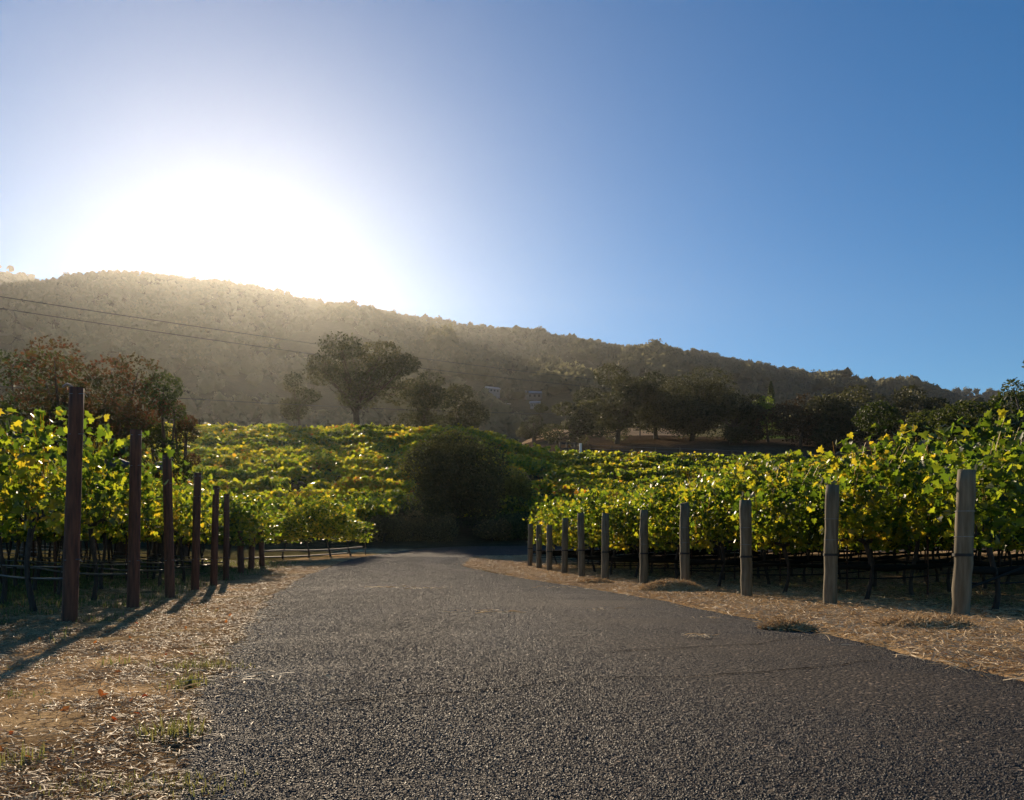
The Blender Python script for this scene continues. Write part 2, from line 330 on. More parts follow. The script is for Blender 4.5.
# ------------------------------------------------------------------ ground sheet
def build_ground():
    Y = np.concatenate([np.linspace(-30, -2, 15), np.arange(-1.5, 50, .22), 50*np.exp(np.linspace(0, math.log(1700/50), 330))[1:]])
    U = np.concatenate([-np.geomspace(1.25, .42, 60), np.linspace(-.41, .41, 190), np.geomspace(.42, 1.25, 60)])
    YY, UU = np.meshgrid(Y, U, indexing='ij'); XX = UU*(YY+36)
    ZZ = H(XX, YY)
    r = in_road(XX.ravel(), YY.ravel()).reshape(XX.shape)
    near = (np.abs(YY) < 48)
    bump = fbm(XX*1.7, YY*1.7, 4)*.022 + 0.012
    eoL, eiR = road_edges(YY)
    d = np.minimum(np.abs(XX-eoL), np.abs(XX-eiR))
    k = np.where(r, 0, np.clip(d/.5, 0, 1))
    ZZ = ZZ + np.where(near, bump*k, 0) - np.where(r & near, .03, 0)
    ny, nx = YY.shape
    i = np.arange(ny-1)[:, None]*nx; j = np.arange(nx-1)[None, :]
    Fq = np.stack([i+j, i+j+1, i+nx+j+1, i+nx+j], -1).reshape(-1, 4)
    mb = MB(); mb.add(np.stack([XX, YY, ZZ], -1).reshape(-1, 3), Fq)
    o = mb.build('ground', M['ground'], smooth=True); tag(o, kind='structure')
    # zones (what grows or lies there)
    X, Yv = XX.ravel(), YY.ravel(); c = np.zeros((len(X), 4)); c[:, 3] = 1
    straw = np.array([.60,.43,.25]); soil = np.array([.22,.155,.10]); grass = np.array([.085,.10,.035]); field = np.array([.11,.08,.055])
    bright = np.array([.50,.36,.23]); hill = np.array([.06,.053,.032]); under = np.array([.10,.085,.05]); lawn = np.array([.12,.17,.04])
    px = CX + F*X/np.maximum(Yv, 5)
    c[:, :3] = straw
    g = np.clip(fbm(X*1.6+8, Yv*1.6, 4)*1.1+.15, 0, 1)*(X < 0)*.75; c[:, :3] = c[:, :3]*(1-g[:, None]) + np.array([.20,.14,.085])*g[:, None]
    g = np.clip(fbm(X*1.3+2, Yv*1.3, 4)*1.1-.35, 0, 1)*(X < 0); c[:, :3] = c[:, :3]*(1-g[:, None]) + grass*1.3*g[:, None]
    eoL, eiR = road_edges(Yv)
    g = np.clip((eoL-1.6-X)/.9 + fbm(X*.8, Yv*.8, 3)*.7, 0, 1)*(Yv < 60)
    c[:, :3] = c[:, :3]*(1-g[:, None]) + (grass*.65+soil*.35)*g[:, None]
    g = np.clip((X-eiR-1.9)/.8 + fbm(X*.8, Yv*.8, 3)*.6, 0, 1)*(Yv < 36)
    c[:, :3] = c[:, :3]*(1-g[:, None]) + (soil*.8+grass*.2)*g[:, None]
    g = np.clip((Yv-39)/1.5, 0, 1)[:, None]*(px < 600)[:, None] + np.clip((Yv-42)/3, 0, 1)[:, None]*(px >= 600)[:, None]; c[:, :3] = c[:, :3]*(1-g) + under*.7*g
    yb = np.interp(px, [0, 440, 500, 560, 640, 800], [112, 112, 110, 102, 97, 94])
    g = np.clip((Yv-yb)/4, 0, 1)[:, None]; c[:, :3] = c[:, :3]*(1-g) + field*g
    py = HZ-(ZZ.ravel()-CAMZ)/np.maximum(Yv, 5)*F
    def patch(x0, x1, y0, y1, col, soft=.25):
        w = np.clip(np.minimum((px-x0)/6, (x1-px)/6) + fbm(X*.25, Yv*.25, 3)*soft, 0, 1)*np.clip(np.minimum((Yv-y0)/3, (y1-Yv)/3) + fbm(X*.3+5, Yv*.3, 3)*.6, 0, 1)
        c[:, :3] = c[:, :3]*(1-w[:, None]) + col*w[:, None]
    patch(505, 700, 168, 205, bright, .6); patch(690, 760, 168, 205, (bright+lawn)/2); patch(735, 800, 152, 175, lawn)
    g = np.clip((Yv-225)/60 + fbm(X*.01, Yv*.01, 3)*.4, 0, 1)[:, None]; c[:, :3] = c[:, :3]*(1-g) + hill*g
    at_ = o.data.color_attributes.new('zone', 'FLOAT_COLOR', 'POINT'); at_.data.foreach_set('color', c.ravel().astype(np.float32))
build_ground()

def build_road():
    m = 26; t = np.linspace(0, 1, m)
    XY = eo[:, None, :]*(1-t)[None, :, None] + ei[:, None, :]*t[None, :, None]
    crown = .05*(1-(2*t-1)**2)[None, :]
    Z = H(XY[..., 0], XY[..., 1]) + .012 + crown
    V = np.concatenate([XY, Z[..., None]], -1)
    # edges drop a little into the verge
    i = np.arange(NO-1)[:, None]*m; j = np.arange(m-1)[None, :]
    Fq = np.stack([i+j, i+j+1, i+m+j+1, i+m+j], -1).reshape(-1, 4)
    mb = MB(); mb.add(V.reshape(-1, 3), Fq, mi=0)
    for edge, sx in ((V[:, 0], -1), (V[:, -1], 1)):
        E2 = edge.copy(); E2[:, 2] -= .05; E2[:, 0] += sx*.02
        n = len(edge); k = np.arange(n-1)
        mb.add(np.concatenate([edge, E2]), np.stack([k, k+1, n+k+1, n+k], -1), mi=0)
    # chippings beyond the straight, laid along the bend
    nb = 70000; ib = rng.integers(int(NO*.42), int(NO*.86), nb); tb_ = rng.random(nb); bx0 = eo[ib, 0]*(1-tb_)+ei[ib, 0]*tb_; by0 = eo[ib, 1]*(1-tb_)+ei[ib, 1]*tb_
    n = 950000
    yy = 1.2 + (rng.random(n)**2.3)*31
    a, b = road_edges(yy); xx = a + (b-a)*rng.random(n)
    keep = (np.abs(xx/yy) < .80); xx, yy = xx[keep], yy[keep]; a, b = a[keep], b[keep]; n = len(xx)
    xx = np.r_[xx, bx0]; yy = np.r_[yy, by0]; n = len(xx)
    tt = np.r_[(xx[:n-nb]-a)/(b-a), tb_]
    zz = H(xx, yy) + .012 + .05*(1-(2*tt-1)**2)
    s = rng.uniform(.0024, .005, n)*(1+yy*.06)
    T = np.array([[1,0,0],[.3,.9,.1],[-.8,.6,0],[-.9,-.5,.05],[.2,-.95,0],[.1,.1,.5],[-.2,-.1,.42]])
    ang = rng.random(n)*2*np.pi; ca, sa = np.cos(ang), np.sin(ang)
    J = 1 + rng.normal(size=(n, 7, 3))*.22
    P = T[None]*J*s[:, None, None]
    P[..., 1] *= rng.uniform(.6, 1, n)[:, None]
    # tilt
    tl = rng.normal(size=n)*.35
    Xr = P[..., 0]*ca[:, None]-P[..., 1]*sa[:, None]; Yr = P[..., 0]*sa[:, None]+P[..., 1]*ca[:, None]
    Zr = P[..., 2] + Xr*np.sin(tl)[:, None]
    V = np.stack([Xr+xx[:, None], Yr+yy[:, None], Zr+zz[:, None]-.0005], -1).reshape(-1, 3)
    off = np.arange(n)[:, None]*7
    FA = np.concatenate([off+np.array(f)[None] for f in ([0,1,5],[1,2,6],[2,3,6],[3,4,6],[4,0,5],[1,6,5],[4,5,6])])
    mb.add(V, FA, tint=np.tile(np.clip(rng.random(n)**1.3*(1+.45*fbm(xx*1.1, yy*.35, 4)), 0, 1), 7), mi=1)
    o = mb.build('road', [M['asphalt'], M['chip']], smooth=False); tag(o, kind='structure')
build_road()

def crack(pts, w=.006):
    P = np.array(pts, float); t = np.linspace(0, len(P)-1, len(P)*14); idx = np.arange(len(P))
    x = np.interp(t, idx, P[:, 0]) ; y = np.interp(t, idx, P[:, 1]) + .03*fbm(t*1.5, t*0+x[0], 4)
    a, b = road_edges(y); tt = (x-a)/(b-a); z = H(x, y)+.012+.05*(1-(2*tt-1)**2)+.0065
    ww = w*(.4+np.abs(fbm(t*3, t*0+2, 3)))
    V = np.concatenate([np.stack([x, y-ww, z], 1), np.stack([x, y+ww, z], 1)]); n = len(x); k = np.arange(n-1)
    mb = MB(); mb.add(V, np.stack([k, k+1, n+k+1, n+k], -1)); return mb
def gpt(px, py):
    Y = 520.0/(py-551+1e-6); return ((px-CX)/F*Y, Y)
cr = crack([gpt(*q) for q in ((330,712),(420,705),(500,702),(580,690),(680,688),(760,682),(830,672),(880,664))], .006)
tag(cr.build('road_crack', M['crack']), kind='structure')
cr = crack([gpt(*q) for q in ((600,660),(680,655),(760,648),(815,634))], .006)
tag(cr.build('road_crack', M['crack']), kind='structure')

# ------------------------------------------------------------------ leaves and plants
GRAPE = [(0,0,0),(-.34,-.12,.05),(-.52,.22,.10),(-.30,.34,.06),(-.36,.66,.10),(-.14,.64,.03),(0,1,0),(.14,.64,.03),(.36,.66,.10),(.30,.34,.06),(.52,.22,.10),(.34,-.12,.05)]
GRAPE = [(x, y-.4, z) for x, y, z in GRAPE]
GRAPE_F = [(0,1,2,3,4,5,6), (6,7,8,9,10,11,0)]
OVAL = [(0,-.5,0),(-.3,-.1,.06),(-.22,.3,.04),(0,.55,0),(.22,.3,.04),(.3,-.1,.06)]; OVAL_F = [(0,1,2,3),(3,4,5,0)]
BIT = [(-.5,-.35,0),(.45,-.5,.05),(.5,.4,0),(-.35,.5,.05)]; BIT_F = [(0,1,2,3)]

def vine_meshes(seed, L=1.8, n=1700, leaf=(.065,.118), z0=.78, z1=1.78, coarse=False):
    global rng; rng = np.random.default_rng(seed); r = rng
    x = r.uniform(-L/2-.12, L/2+.12, n); top = z1 + .18*np.sin(x*3.1+seed) + .10*np.sin(x*8+seed*2)
    q = r.random(n); zb_ = z0 - .06*(1+np.sin(x*4.3+seed*1.3)*np.sin(x*9+seed)) ; z = zb_ + (top-zb_)*q**.85
    # sprawl: canopy wider in its upper half, ragged
    half = .17+.20*np.clip((z-z0)/(z1-z0), 0, 1)
    y = r.normal(size=n)*half*.75
    # shoots sticking up and drooping out
    ns = 12
    for k in range(ns):
        sx = r.uniform(-L/2, L/2); m = r.integers(7, 14); t = np.linspace(0, 1, m); up = r.random() < .55
        dx, dy = r.normal()*.22, r.normal()*.32; ii = r.choice(n, m, replace=False)
        x[ii] = sx+dx*t+r.normal(size=m)*.02; y[ii] = dy*t*1.3+r.normal(size=m)*.02
        z[ii] = (z1-.05+t*.36+r.normal(size=m)*.02) if up else (z1-.1-t*t*.75)
    C = np.stack([x, y, z], 1)
    # carve gaps
    hole = np.zeros(n, bool)
    for k in range(9):
        c = np.array([r.uniform(-L/2, L/2), r.uniform(-.35, .35), r.uniform(z0-.1, z1+.1)]); hole |= (np.linalg.norm((C-c)*[1,.6,1], axis=1) < r.uniform(.09, .2))
    C = C[~hole]; m = len(C)
    S = r.uniform(*leaf, m)
    lowness = np.clip((z1-C[:, 2])/(z1-z0), 0, 1)
    cl = .18*np.sin(C[:, 0]*5+seed)*np.cos(C[:, 2]*6+seed*1.7)
    tint = np.clip(.44+.19*r.normal(size=m)+.18*lowness**2+cl*.7, 0, .97); tint = np.minimum(tint, .84)
    mb = MB(); mb.leaves(C, S, BIT if coarse else GRAPE, BIT_F if coarse else GRAPE_F, tint, flat=.25)
    if not coarse:
        # green shoots carrying the leaves
        for k in range(14):
            sx = r.uniform(-L/2, L/2); t = np.linspace(0, 1, 6); dx, dy = r.normal()*.18, r.normal()*.15
            mb.tube(np.stack([sx+dx*t, dy*t*t, z0+t*(z1-z0+.2)], 1), np.linspace(.005, .002, 6), 4, False, tint=.85)
    fo = mb.build('foliage', M['vine']); fm = fo.data; bpy.data.objects.remove(fo)
    tb = MB(); t = np.linspace(0, 1, 8); wig = .05
    tb.tube(np.stack([wig*np.sin(t*4+seed), wig*np.cos(t*5+seed)*.8, -.04+t*(z0+.04)], 1), np.array([.055,.042,.036,.033,.034,.036,.04,.045])*.8, 8)
    for sgn in (-1, 1):
        t = np.linspace(0, 1, 7)
        tb.tube(np.stack([wig*np.sin(4+seed)+sgn*t*L*.48, wig*np.cos(5+seed)*.8*(1-t)+.02*np.sin(t*9), z0-.02+.06*np.sin(t*2.6)], 1), np.linspace(.032, .014, 7), 6)
        for k in range(3):
            xx = sgn*(.2+.25*k); q = np.linspace(0, 1, 4)
            tb.tube(np.stack([xx+.02*q, .03*q, z0+.16*q], 1), np.linspace(.014, .007, 4), 5)
    to = tb.build('trunk', M['vinebark'], smooth=True); tm = to.data; bpy.data.objects.remove(to)
    return fm, tm
NEAR = [vine_meshes(s) for s in range(11, 19)]
LEFTV = [vine_meshes(s, n=680, leaf=(.075,.125), z0=.95) for s in range(51, 57)]
FAR = [vine_meshes(s, L=2.0, n=1300, leaf=(.11,.20), z0=.7, z1=1.7, coarse=True) for s in range(31, 37)]
vine_count = [0]
def put_vine(x, y, rz, label, group, variants, sz=1.0, sx=1.0):
    k = random.randrange(len(variants)); fm, tm = variants[k]
    o = thing('grapevine', label, 'grapevine', (x, y, h1(x, y)), rz + (math.pi if random.random() < .5 else 0), group)
    o.scale = (sx, sx, sz)
    link('foliage', fm, o); link('trunk', tm, o); vine_count[0] += 1
    return o

# posts -------------------------------------------------------------
def round_post(h, r, mat, seed, straps=True):
    rr = np.random.default_rng(seed); mb = MB(); n = 14
    z = np.linspace(-.25, h, n); rad = r*(1+.03*rr.normal(size=n)); rad[-1] = rad[-2]*.94
    lean = rr.normal(size=2)*.013
    mb.tube(np.stack([lean[0]*np.maximum(z, 0)+.004*rr.normal(size=n), lean[1]*np.maximum(z, 0), z], 1), rad, 14)
    return mb, lean
right_posts = [(960,8.1,470),(830,9.9,485),(747,11.6,500),(685,13.9,503),(644,15.8,510),(605,17.8,513),(582,19.3,513),(564.5,21,518),(549.5,22.6,525),(539,24,525),(530,25.4,524)]
RW = (math.cos(R_(45)), math.sin(R_(45)))
ordn = ['nearest', 'second', 'third', 'fourth', 'fifth', 'sixth', 'seventh', 'eighth', 'ninth', 'tenth', 'farthest']
wood_posts = []
for i, (px, Y, pt) in enumerate(right_posts):
    x = (px-CX)/F*Y; zg = h1(x, Y); top = CAMZ + (HZ-pt)/F*Y; h = top-zg
    lab = {0: 'thick weathered round wooden post nearest the camera on the right verge'}.get(i, f'weathered round wooden end post, {ordn[i]} one counted from the near right end of its line')
    t = thing('wooden_post', lab, 'post', (x, Y, zg), random.random()*6, 'wooden posts along the right of the road')
    r = .082 if i else .086
    mb, lean = round_post(h, r, M['post'], 50+i); mb.build('shaft', M['post'], t, smooth=True)
    for zz, nm, hh, rr2, mt in ((.42*h, 'strap', .03, 1.13, M['band']), (.55*h, 'wire_tie', .006, 1.06, M['wire']), (.72*h, 'wire_tie', .006, 1.06, M['wire'])):
        if i > 5 and nm != 'strap': continue
        s = MB(); s.tube([[lean[0]*zz, lean[1]*zz, zz], [lean[0]*zz, lean[1]*zz, zz+hh/2], [lean[0]*zz, lean[1]*zz, zz+hh]], r*rr2, 14, False); s.build(nm, mt, t, smooth=True)
    wood_posts.append((x, Y, zg, h))
left_posts = [(69.5,7.5,388),(133,9.45,430),(170,11.6,455),(195,14.0,473),(213.5,15.6,486),(226,18.0,494)]
LW = (-.66/.999, .75/.999)
dark_posts = []
for i, (px, Y, pt) in enumerate(left_posts):
    x = (px-CX)/F*Y; zg = h1(x, Y); h = CAMZ + (HZ-pt)/F*Y - zg
    t = thing('timber_post', ('tall dark reddish timber post nearest the camera on the left' if i == 0 else f'dark reddish timber end post on the left, {ordn[i] if i < 5 else "sixth and farthest"} from the camera'), 'post', (x, Y, zg), 0, 'dark posts along the left of the road')
    rr = np.random.default_rng(90+i); lean = (.012+rr.normal()*.012, rr.normal()*.01)
    n = 12; z = np.linspace(-.25, h, n); mb = MB(); rad = .062*(1+.02*rr.normal(size=n))*(1+.12*(1-z/h)); 
    mb.tube(np.stack([lean[0]*z, lean[1]*z, z], 1), rad, 12); mb.build('shaft', M['darkpost'], t, smooth=True)
    for zz in (.97*h, .80*h, .27*h):
        s = MB(); s.tube([[lean[0]*zz-.03, lean[1]*zz-.07, zz], [lean[0]*zz+.09, lean[1]*zz-.02, zz+.008], [lean[0]*zz+.10, lean[1]*zz, zz-.02]], .004, 5); s.build('staple', M['wire'], t)
    if i == 0:
        s = MB(); s.tube([[-.06, 0, h+.01], [-.01, -.02, h+.035], [.03, 0, h+.012]], .012, 6); s.build('wire_clip', M['wire'], t)
    dark_posts.append((x, Y, zg, h))

# rows --------------------------------------------------------------
def path_z(x, y, n, d, L):
    s = np.linspace(0, L, n); X = x+d[0]*s; Y = y+d[1]*s; return X, Y, H(X, Y)
def row_line(name, label, cat, x, y, d, L, hgt, rad, mat, sag=.03, group=None, seg=5, bay=5.4, lump=0.0):
    n = max(8, int(L/.45)); X, Y, Z = path_z(x, y, n, d, L)
    s = np.linspace(0, L, n); Z = Z+hgt-sag*np.sin(np.pi*(s % bay)/bay)
    if lump: rad = rad*(1+lump*vnoise(s*2.5, s*0+x*7)); Z = Z + .02*vnoise(s*1.2, s*0+x)
    mb = MB(); mb.tube(np.stack([X, Y, Z], 1), rad, seg)
    return tag(mb.build(name, mat, smooth=True), label, cat, group)
def stake(x, y, h, label, group):
    mb = MB(); z0 = h1(x, y); mb.box((0, 0, h/2-.1), (.035, .008, h+.2)); mb.box((.0, .012, h/2-.1), (.008, .02, h+.2))
    t = tag(mb.build('metal_stake', M['stake'], loc=(x, y, z0)), label, 'stake', group); t.rotation_euler.z = .7
    return t
side_r = math.atan2(RW[1], RW[0]); side_l = math.atan2(LW[1], LW[0])
for i, (x, y, zg, h) in enumerate(wood_posts):
    # length until it leaves the picture, or reaches the bend of the road
    Lmax = min((35.2-y)/RW[1], (.80*y-x)/(RW[0]-.80*RW[1]) if RW[0]-.8*RW[1] > 0 else 99)
    Lmax = max(2.6, min(Lmax, 30))
    w = ordn[i]; grp = f'grapevines in the row of the {w} wooden post'
    n = int((Lmax-.5)/1.75); 
    for k in range(n):
        s = 1.2+k*1.75; lab = f'leafy green grapevine trained back from the {w} wooden post on the right'
        if k == 0: lab = f'first leafy grapevine right beside the {w} wooden post on the right'
        sz = random.uniform(.95, 1.08) * (1.03 if i < 3 else 1)
        put_vine(x+RW[0]*s, y+RW[1]*s, side_r, lab, grp if k else None, NEAR, sz*(1.08 if k % 3 == i % 3 else .96)*(1.04 if 0 < i < 5 else 1))
    row_line('bird_net', f'dark rolled bird netting slung low along the row of the {w} wooden post', 'netting', x, y, RW, Lmax, .50, .042, M['net'], .05, seg=8, lump=.5)
    row_line('drip_hose', f'thin black drip hose hanging beneath the row of the {w} wooden post', 'hose', x, y, RW, Lmax, .36, .011, M['hose'], .05)
    if i < 7: row_line('trellis_wire', f'taut trellis wire running from the {w} wooden post through its vines', 'wire', x, y, RW, Lmax, .99, .003, M['wire'], .01)
    for k in range(int(Lmax/4.0)):
        s = 3.4+k*4.0
        if s < Lmax-.4: stake(x+RW[0]*s+.06, y+RW[1]*s, 1.25, f'rusty metal stake among the vines of the {w} wooden post', f'stakes in the row of the {w} wooden post')
# anchor brace of the nearest row
mb = MB(); x, y, zg, h = wood_posts[0]; a = Vector((x+.1, y+.05, zg+.30)); b = Vector((x+2.2, y+1.9, h1(x+2.2, y+1.9)+.62))
mb.tube([a, (a+b)/2, b], .014, 6); tag(mb.build('brace_rod', M['hose']), 'black slanting rod rising to the right behind the nearest wooden post', 'rod')

for i, (x, y, zg, h) in enumerate(dark_posts):
    den = -LW[0]-.78*LW[1]; Lmax = (.78*y+x)/den if den > 0 else 99
    Lmax = max(2.6, min(Lmax, 20, (33-y)/LW[1]))
    w = ordn[i] if i < 5 else 'sixth'; grp = f'grapevines in the row of the {w} dark post'
    for k in range(int((Lmax-.4)/1.75)):
        s = 1.75+k*1.75; lab = f'yellow green grapevine trained back from the {w} dark post on the left'
        if k == 0: lab = f'first yellow green grapevine right behind the {w} dark post on the left'
        put_vine(x+LW[0]*s, y+LW[1]*s, side_l, lab, grp if k else None, LEFTV, random.uniform(1.0, 1.12))
    row_line('drip_hose', f'black drip hose hung at knee height from the {w} dark post', 'hose', x, y, LW, Lmax, .42, .016, M['slick'], .04)
    row_line('trellis_wire', f'trellis wire stretched low from the {w} dark post on the left', 'wire', x, y, LW, Lmax, .53, .009, M['slick'], .015)
    row_line('trellis_wire', f'trellis wire stretched high from the {w} dark post on the left', 'wire', x, y, LW, Lmax, 1.5, .003, M['wire'], .015)
    for k in range(int(Lmax/5.4)):
        s = 4.1+k*5.4; stake(x+LW[0]*s, y+LW[1]*s+.05, 1.5, f'rusty metal stake among the vines of the {w} dark post', f'stakes in the row of the {w} dark post')
# folded dark netting on the left rows
for j, (px, py, Y, w) in enumerate(((117,461,10.6,.30),(163,464,12.8,.2))):
    c = at(px, py, Y); mb = MB(); t = np.linspace(-1, 1, 9)
    mb.tube(np.stack([t*w/2, t*.05, -.02*t-.04*(1-t*t)], 1), np.array([.012,.04,.06,.07,.075,.07,.055,.03,.01])*(1.1), 8)
    tag(mb.build('net_bundle', M['bluenet'], loc=c, smooth=True), ['larger slate blue folded net bundle between the first and second dark posts', 'smaller slate blue folded net bundle beside the third dark post'][j], 'netting')

# more left vines toward the bend: short round posts and the row with pale hoses
for j, (px, pb) in enumerate(((241,572),(251,574),(262,572))):
    Y = [21.5, 23.5, 25.5][j]; x = (px-CX)/F*Y; zg = h1(x, Y)
    t = thing('stub_post', ['leftmost', 'middle', 'rightmost'][j]+' of three squat dark posts left of the bend', 'post', (x, Y, zg), 0, 'squat posts left of the bend')
    mb, _ = round_post(1.15, .085, M['darkpost'], 130+j); mb.build('shaft', M['darkpost'], t, smooth=True)
    for k in range(5):
        s = .8+2.1*k
        put_vine(x+LW[0]*s, Y+LW[1]*s, side_l, f'grapevine trained back from the {["leftmost","middle","rightmost"][j]} squat post left of the bend', f'grapevines behind the {["leftmost","middle","rightmost"][j]} squat post', NEAR, 1.1, 1.1)
bx, by = (362-CX)/F*35.5, 35.5; ex, ey = (262-CX)/F*30.0, 30.0
dd = np.array([ex-bx, ey-by]); LL = float(np.linalg.norm(dd)); dd = dd/LL; ang = math.atan2(dd[1], dd[0])
for k in range(4):
    s = .9+k*(LL-1)/4*1.05
    put_vine(bx+dd[0]*s, by+dd[1]*s, ang, ['bushy grapevine beside the lone stake at the outer edge of the bend', 'large spreading grapevine over the pale hoses at the bend', 'grapevine with orange lower leaves over the pale hoses', 'grapevine over the left end of the pale hoses'][k], 'grapevines over the pale hoses at the bend', NEAR, [.85,1.25,1.1,.9][k], 1.25)
stake(bx+.15, by, 1.65, 'lone thin stake at the outer edge of the bend, left of the hedge', None)
row_line('irrigation_pipe', 'upper pale irrigation pipe running beneath the vines at the bend', 'pipe', bx, by, dd, LL, .36, .035, M['palewood'], .06)
row_line('irrigation_pipe', 'lower pale irrigation pipe lying near the ground at the bend', 'pipe', bx-.6, by-.4, dd, LL, .10, .035, M['palewood'], .03)

# hillside vines: individuals in the lower rows, one canopy for the rest
def hill_edge(px): return np.interp(px, [-100, 440, 500, 560, 640, 800, 1200], [107, 107, 105, 97, 92, 88, 86])
ROWS = [44.5]
while ROWS[-1] < 107: ROWS.append(ROWS[-1] + (3.0 if len(ROWS) % 7 else 5.0))
def row_y(Y0, x): return Y0 + .10*x + 1.2*np.sin(x/17+Y0)
BUSH = [(455, 47, 4.2)]   # dark round tree stands here
names = ['lowest', 'second lowest', 'third lowest']
budget = 298 - vine_count[0]
stuffC = []
for ri, Y0 in enumerate(ROWS):
    xs = np.arange(-.78*Y0, .85*Y0, 1.95)
    for x in xs:
        y = float(row_y(Y0, x)); px = CX+F*x/y
        if y > hill_edge(px) or y < 43.4 + (2.0 if px > 430 else 0): continue
        if px < 20 and Y0 > 80: continue
        if abs(px-457) < 46 and y < 50: continue
        if px > 880 and Y0 > 70: continue
        if ri < 3 and 190 < px < 860 and budget > 0:
            budget -= 1
            side = 'left' if px < 455 else 'right'
            put_vine(x, y, 0.1, f'hillside grapevine beyond the road in the {names[ri]} row, {side} of the round dark tree', f'hillside vines {names[ri]} row {side}', FAR, random.uniform(.95, 1.15))
        else: stuffC.append((x, y))
S_ = np.array(stuffC); rng = np.random.default_rng(77)
per = 210; n = len(S_)*per
bx_ = np.repeat(S_, per, 0); lx = rng.uniform(-1.1, 1.1, n)
X = bx_[:, 0]+lx; Y = bx_[:, 1]+.1*lx + rng.normal(size=n)*.5
zt = 1.7+.38*fbm(X*.6, bx_[:, 1]*.9, 3); q = rng.random(n)**.7; zl = .6+(zt-.6)*q
zl = zl + (rng.random(n) < .05)*rng.random(n)*.4
keep = (fbm(X*.45+9, bx_[:, 1]*.45, 2) > -.85)
Z = H(X, Y)+zl
C = np.stack([X, Y, Z], 1)[keep]; n = len(C)
tint = np.clip(.57+.14*rng.normal(size=n)+.14*fbm(C[:, 0]*.25, C[:, 1]*.25, 3)+.12*(1-q[keep]), 0, .95)
mb = MB(); mb.leaves(C, rng.uniform(.16, .30, n)*(1+ (C[:, 1]-45)/140), BIT, BIT_F, tint, flat=.3)
tag(mb.build('vineyard_canopy', M['vine']), 'green and gold canopy of vine rows covering the rounded hillside', 'vineyard', kind='stuff')

# ------------------------------------------------------------------ trees
def make_tree(name, label, cat, x, y, h, w, th, nl, leaf, n, mat, seed, group=None, tr=None, squash=1.0, lob=.27, low=-.55, z=None, tpl=(OVAL, OVAL_F), off=(0,0), depth=1.0, top=None):
    global rng; rng = np.random.default_rng(seed); r = rng
    t = thing(name, label, cat, (x, y, (h1(x, y) if z is None else z)), 0, group)
    if top is not None: top -= 3
    if top is not None: h = CAMZ+(HZ-top)/F*y - t.location.z
    cz = (h+th)/2; hz = (h-th)/2; L = []
    tries = 0
    while len(L) < nl and tries < 4000:
        tries += 1
        v = r.normal(size=3); v /= np.linalg.norm(v); v *= r.random()**.45
        if v[2] < low: continue
        R = w*lob*r.uniform(.6, 1.1)
        c = np.array([v[0]*(w/2-R*.6)+off[0], v[1]*(w/2-R*.6)*depth+off[1], cz+v[2]*(hz-R*.5*squash)])
        L.append((c, R))
    cs = np.array([c for c, _ in L]); rs = np.array([q for _, q in L])
    for ax, lo, hi in ((0, -w/2+off[0], w/2+off[0]), (1, -w/2*depth+off[1], w/2*depth+off[1]), (2, None, h)):
        e = rs*(1.0 if ax < 2 else .75*squash)
        b = (cs[:, ax]+e).max()
        if ax == 2: lo, hi = th, h
        a_ = (cs[:, ax]-e).min(); cen = (cs[:, ax]-a_-e)/np.maximum(b-a_-2*e, .05); cs[:, ax] = lo+e + cen*(hi-lo-2*e)
    L = list(zip(cs, rs)); mb = MB()
    pk = r.choice(len(L), n, p=(rs**2)/(rs**2).sum())
    d = r.normal(size=(n, 3)); d /= np.linalg.norm(d, axis=1)[:, None]
    rad = rs[pk]*(.66+.36*r.random(n)**.8)
    # sub-clumps
    sub = 1+.22*np.sin(d[:, 0]*7+pk)*np.sin(d[:, 1]*8+pk*2)*np.sin(d[:, 2]*7+pk*3)
    P = cs[pk]+d*(rad*sub)[:, None]*np.array([1, 1, .75*squash])
    P = P[P[:, 2] > .15]
    m = len(P); tint = np.clip(.45+.2*r.normal(size=m)+.25*np.sin(pk[:m]*1.7), 0, 1)
    mb.leaves(P, r.uniform(.6, 1.25, m)*leaf, tpl[0], tpl[1], tint, flat=.2)
    mb.build('crown', mat, t)
    tb = MB(); tr = tr or h*.03; q = np.linspace(0, 1, 8)
    lean = r.normal(size=2)*.04*h; topz = th+(h-th)*.45
    tp = np.stack([lean[0]*q**1.5, lean[1]*q**1.5, -.2+q*(topz+.2)], 1)
    tb.tube(tp, tr*(1.35-.9*q**.7), 9)
    for c, R in L:
        k = r.uniform(.45, .95); st = np.array([np.interp(k, q, tp[:, a]) for a in range(3)]); st[2] = min(st[2], c[2]-.05)
        mid = (st+c)/2+r.normal(size=3)*.05*w; mid[2] -= .03*h
        qq = np.linspace(0, 1, 6)[:, None]; pts = st*(1-qq)**2+2*mid*qq*(1-qq)+c*qq**2
        tb.tube(pts, tr*np.linspace(.42, .08, 6), 6)
    tb.build('trunk', M['bark'], t, smooth=True)
    return t
